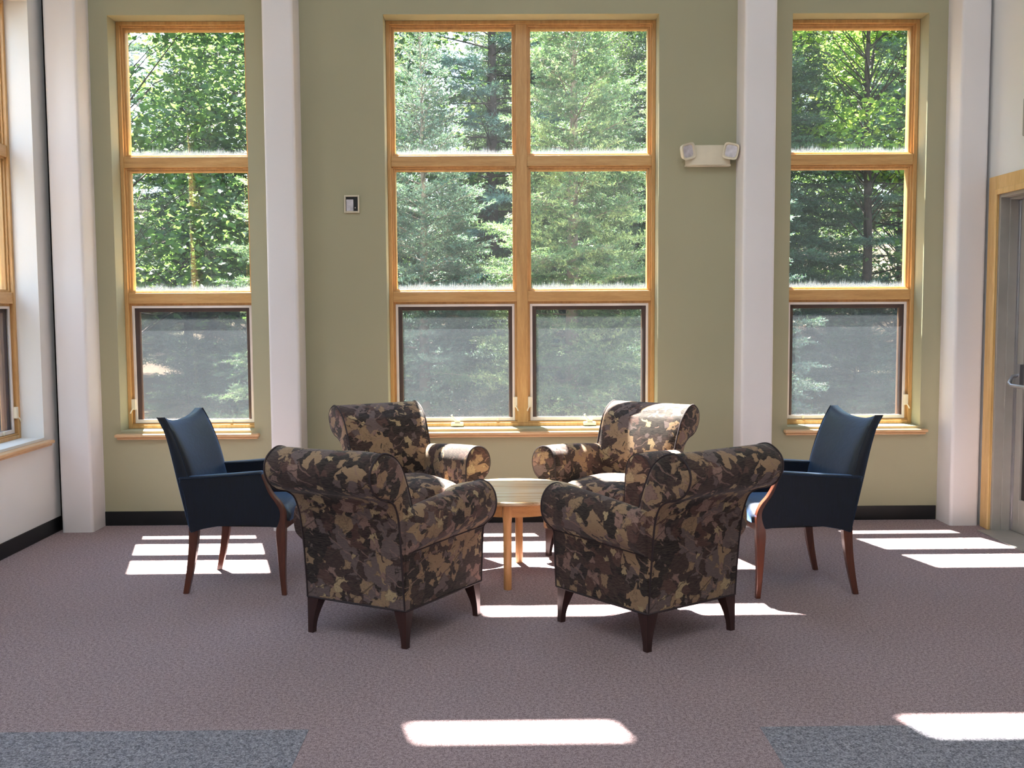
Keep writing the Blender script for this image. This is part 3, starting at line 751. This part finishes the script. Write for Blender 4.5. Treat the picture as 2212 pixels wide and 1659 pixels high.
def broadleaf(seed, H, spread, mat, nclump=70, per=130, leaf=.085, crown0=.25, name='maple_tree', bark='barkd', clr=.55):
    rg = np.random.default_rng(seed); root = empty(name); S0, S1, R0, R1, C = [], [], [], [], []
    for i in range(nclump):
        h = rg.uniform(crown0, 1.0)**.9; az = rg.uniform(0, 2*PI); rad = spread*math.sin(min(1, (h-crown0)/(1-crown0)*.9+.16)*PI)**.6*rg.uniform(.35, 1)
        c_ = np.array([math.cos(az)*rad, math.sin(az)*rad, H*h]); C.append(c_)
        b0 = np.array([0, 0, max(H*.1, c_[2]-rad*.7)]); m = (b0+c_)/2+np.array([0, 0, rad*.12])
        S0 += [b0, m]; S1 += [m, c_]; R0 += [.010+.004*rad, .007]; R1 += [.007, .002]
        for k in range(6):
            q = c_+rg.normal(size=3)*clr*.55; S0.append(c_+(m-c_)*.2); S1.append(q); R0.append(.005); R1.append(.002)
    V, T = seg_mesh(np.array(S0), np.array(S1), np.array(R0), np.array(R1)); np_mesh('branches', V, T, M[bark], root, 'stuff')
    C = np.array(C); idx = np.repeat(np.arange(nclump), per); P_ = C[idx]+rg.normal(size=(len(idx), 3))*np.array([clr, clr, clr*.5])*.62
    nr = nrm(np.array([0, 0, 1.])+rg.normal(size=P_.shape)*.5); a = nrm(np.cross(nr, rg.normal(size=P_.shape))); b = np.cross(nr, a)
    sz = (leaf*rg.uniform(.6, 1.2, len(P_)))[:, None]
    shape = [(0, -.5), (.28, -.35), (.55, 0), (.25, .08), (.22, .3), (0, .62), (-.22, .3), (-.25, .08), (-.55, 0), (-.28, -.35)]
    V = np.stack([P_+(a*x+b*y)*sz-nr*sz*.25*abs(x) for x, y in shape], 1).reshape(-1, 3); T = np.arange(len(V)).reshape(-1, len(shape))
    np_mesh('leaves', V, T, M[mat], root, 'stuff')
    MB().tube([(0, 0, -.6), (.05, 0, H*.3), (-.04, .05, H*.65), (0, 0, H*.95)], [.011*H+.02, .009*H, .005*H, .01], 10).build('trunk', M[bark], root, smooth=True)
    return root
def put(o, x, y, rz=0, s=1, label=None, group=None, cat='tree'):
    o.location = (x, y, gz(x, y)); o.rotation_euler = (0, 0, rz); o.scale = (s, s, s)
    tag(o, label, cat, group); return o
fir = put(conifer(1, 6.3, 1.45, 'fir', droop=.05, nl=.036, nw=.012, up=.75, name='fir_tree'), .72, 10.4, 0, 1, 'bright sunlit fir filling the right half of the middle window')
spr = put(conifer(2, 4.75, 1.35, 'spruce', droop=.05, nl=.034, nw=.012, up=.8, name='spruce_tree'), -.82, 10.8, 1, 1, 'bluish spruce with pointed top in the left half of the middle window')
f3 = copy_tree(fir); put(f3, -2.05, 11.4, 2.2, .92, 'fir reaching into the leftmost window from its right side')
f4 = copy_tree(spr); put(f4, 2.55, 11.6, 2.0, 1.02, 'bluish conifer at the left side of the rightmost window')
hem = put(conifer(3, 8.8, 2.1, 'hemlock', droop=.10, nl=.05, nw=.012, step=.022, up=.25, density=.7, lat_gap=.11, name='hemlock_tree', bark='barkd'), 4.0, 16.3, 0, 1, 'dark hemlock behind the rightmost window')
mp = put(broadleaf(5, 9.0, 3.0, 'maple', 135, 150, .10, .16), -5.5, 14.2, 0, 1, 'leafy green maple filling the top of the leftmost window')
mp2 = put(broadleaf(6, 8.5, 2.4, 'maple2', 80, 130, .11, .38), 6.3, 17.6, 1, 1, 'bright yellow green maple at the top of the rightmost window')
pine = put(conifer(4, 11, 2.9, 'spruce', droop=.03, nl=.09, nw=.010, step=.022, up=.35, density=.55, bare=.35, lat_gap=.16, name='pine_tree', bark='barkd'), -.15, 17.5, 0, 1, 'dark trunked pine behind and between the two front conifers')
rg = random.Random(11)
protos = [hem, mp, pine, hem, mp, hem]
k = 0
for row, (yy, x0, x1, dx) in enumerate(((15.5, -8.5, 9, 2.9), (18.5, -10, 10, 2.5), (22, -12, 12, 2.5), (27, -14, 15, 3.2), (33, -18, 18, 3.6))):
    x = x0
    while x < x1:
        p = protos[rg.randrange(len(protos))]; px, py = x+rg.uniform(-.6, .6), yy+rg.uniform(-1, 1)
        x += dx
        if row == 0 and (abs(px+4.9) < 1.6 or abs(px-4.9) < 1.5 or abs(px+.15) < 1.2): continue
        sc_ = rg.uniform(.8, 1.1)
        nm = {'maple_tree': 'broadleaf tree', 'hemlock_tree': 'dark conifer', 'pine_tree': 'open branched pine'}[p.name.split('.')[0]]
        c_ = copy_tree(p); put(c_, px, py, rg.uniform(0, 6.28), sc_, nm+' in the dense wood far behind the front conifers', 'trees in the wood behind')
for i, (x, y) in enumerate(((-9, 4), (-11, 9), (-8.5, -1), (-12, -4))):
    c_ = copy_tree(mp if i % 2 else hem); put(c_, x, y, i, .9, 'tree standing outside the windows of the white left wall', 'trees beyond the left wall')
# low undergrowth at the edge of the wood
ug = conifer(9, 1.5, 1.0, 'hemlock', droop=.15, nl=.045, nw=.012, step=.02, density=1.4, name='young_conifer', bark='barkd')
put(ug, -3.3, 13.2, 0, 1, 'low young conifer on the litter at the edge of the wood', 'young conifers at the edge of the wood', 'sapling')
for i in range(9):
    c_ = copy_tree(ug); put(c_, -6+i*1.6+rg.uniform(-.5, .5), 13.6+rg.uniform(-.6, 1.2), rg.uniform(0, 6), rg.uniform(.6, 1.2), 'low young conifer on the litter at the edge of the wood', 'young conifers at the edge of the wood', 'sapling')
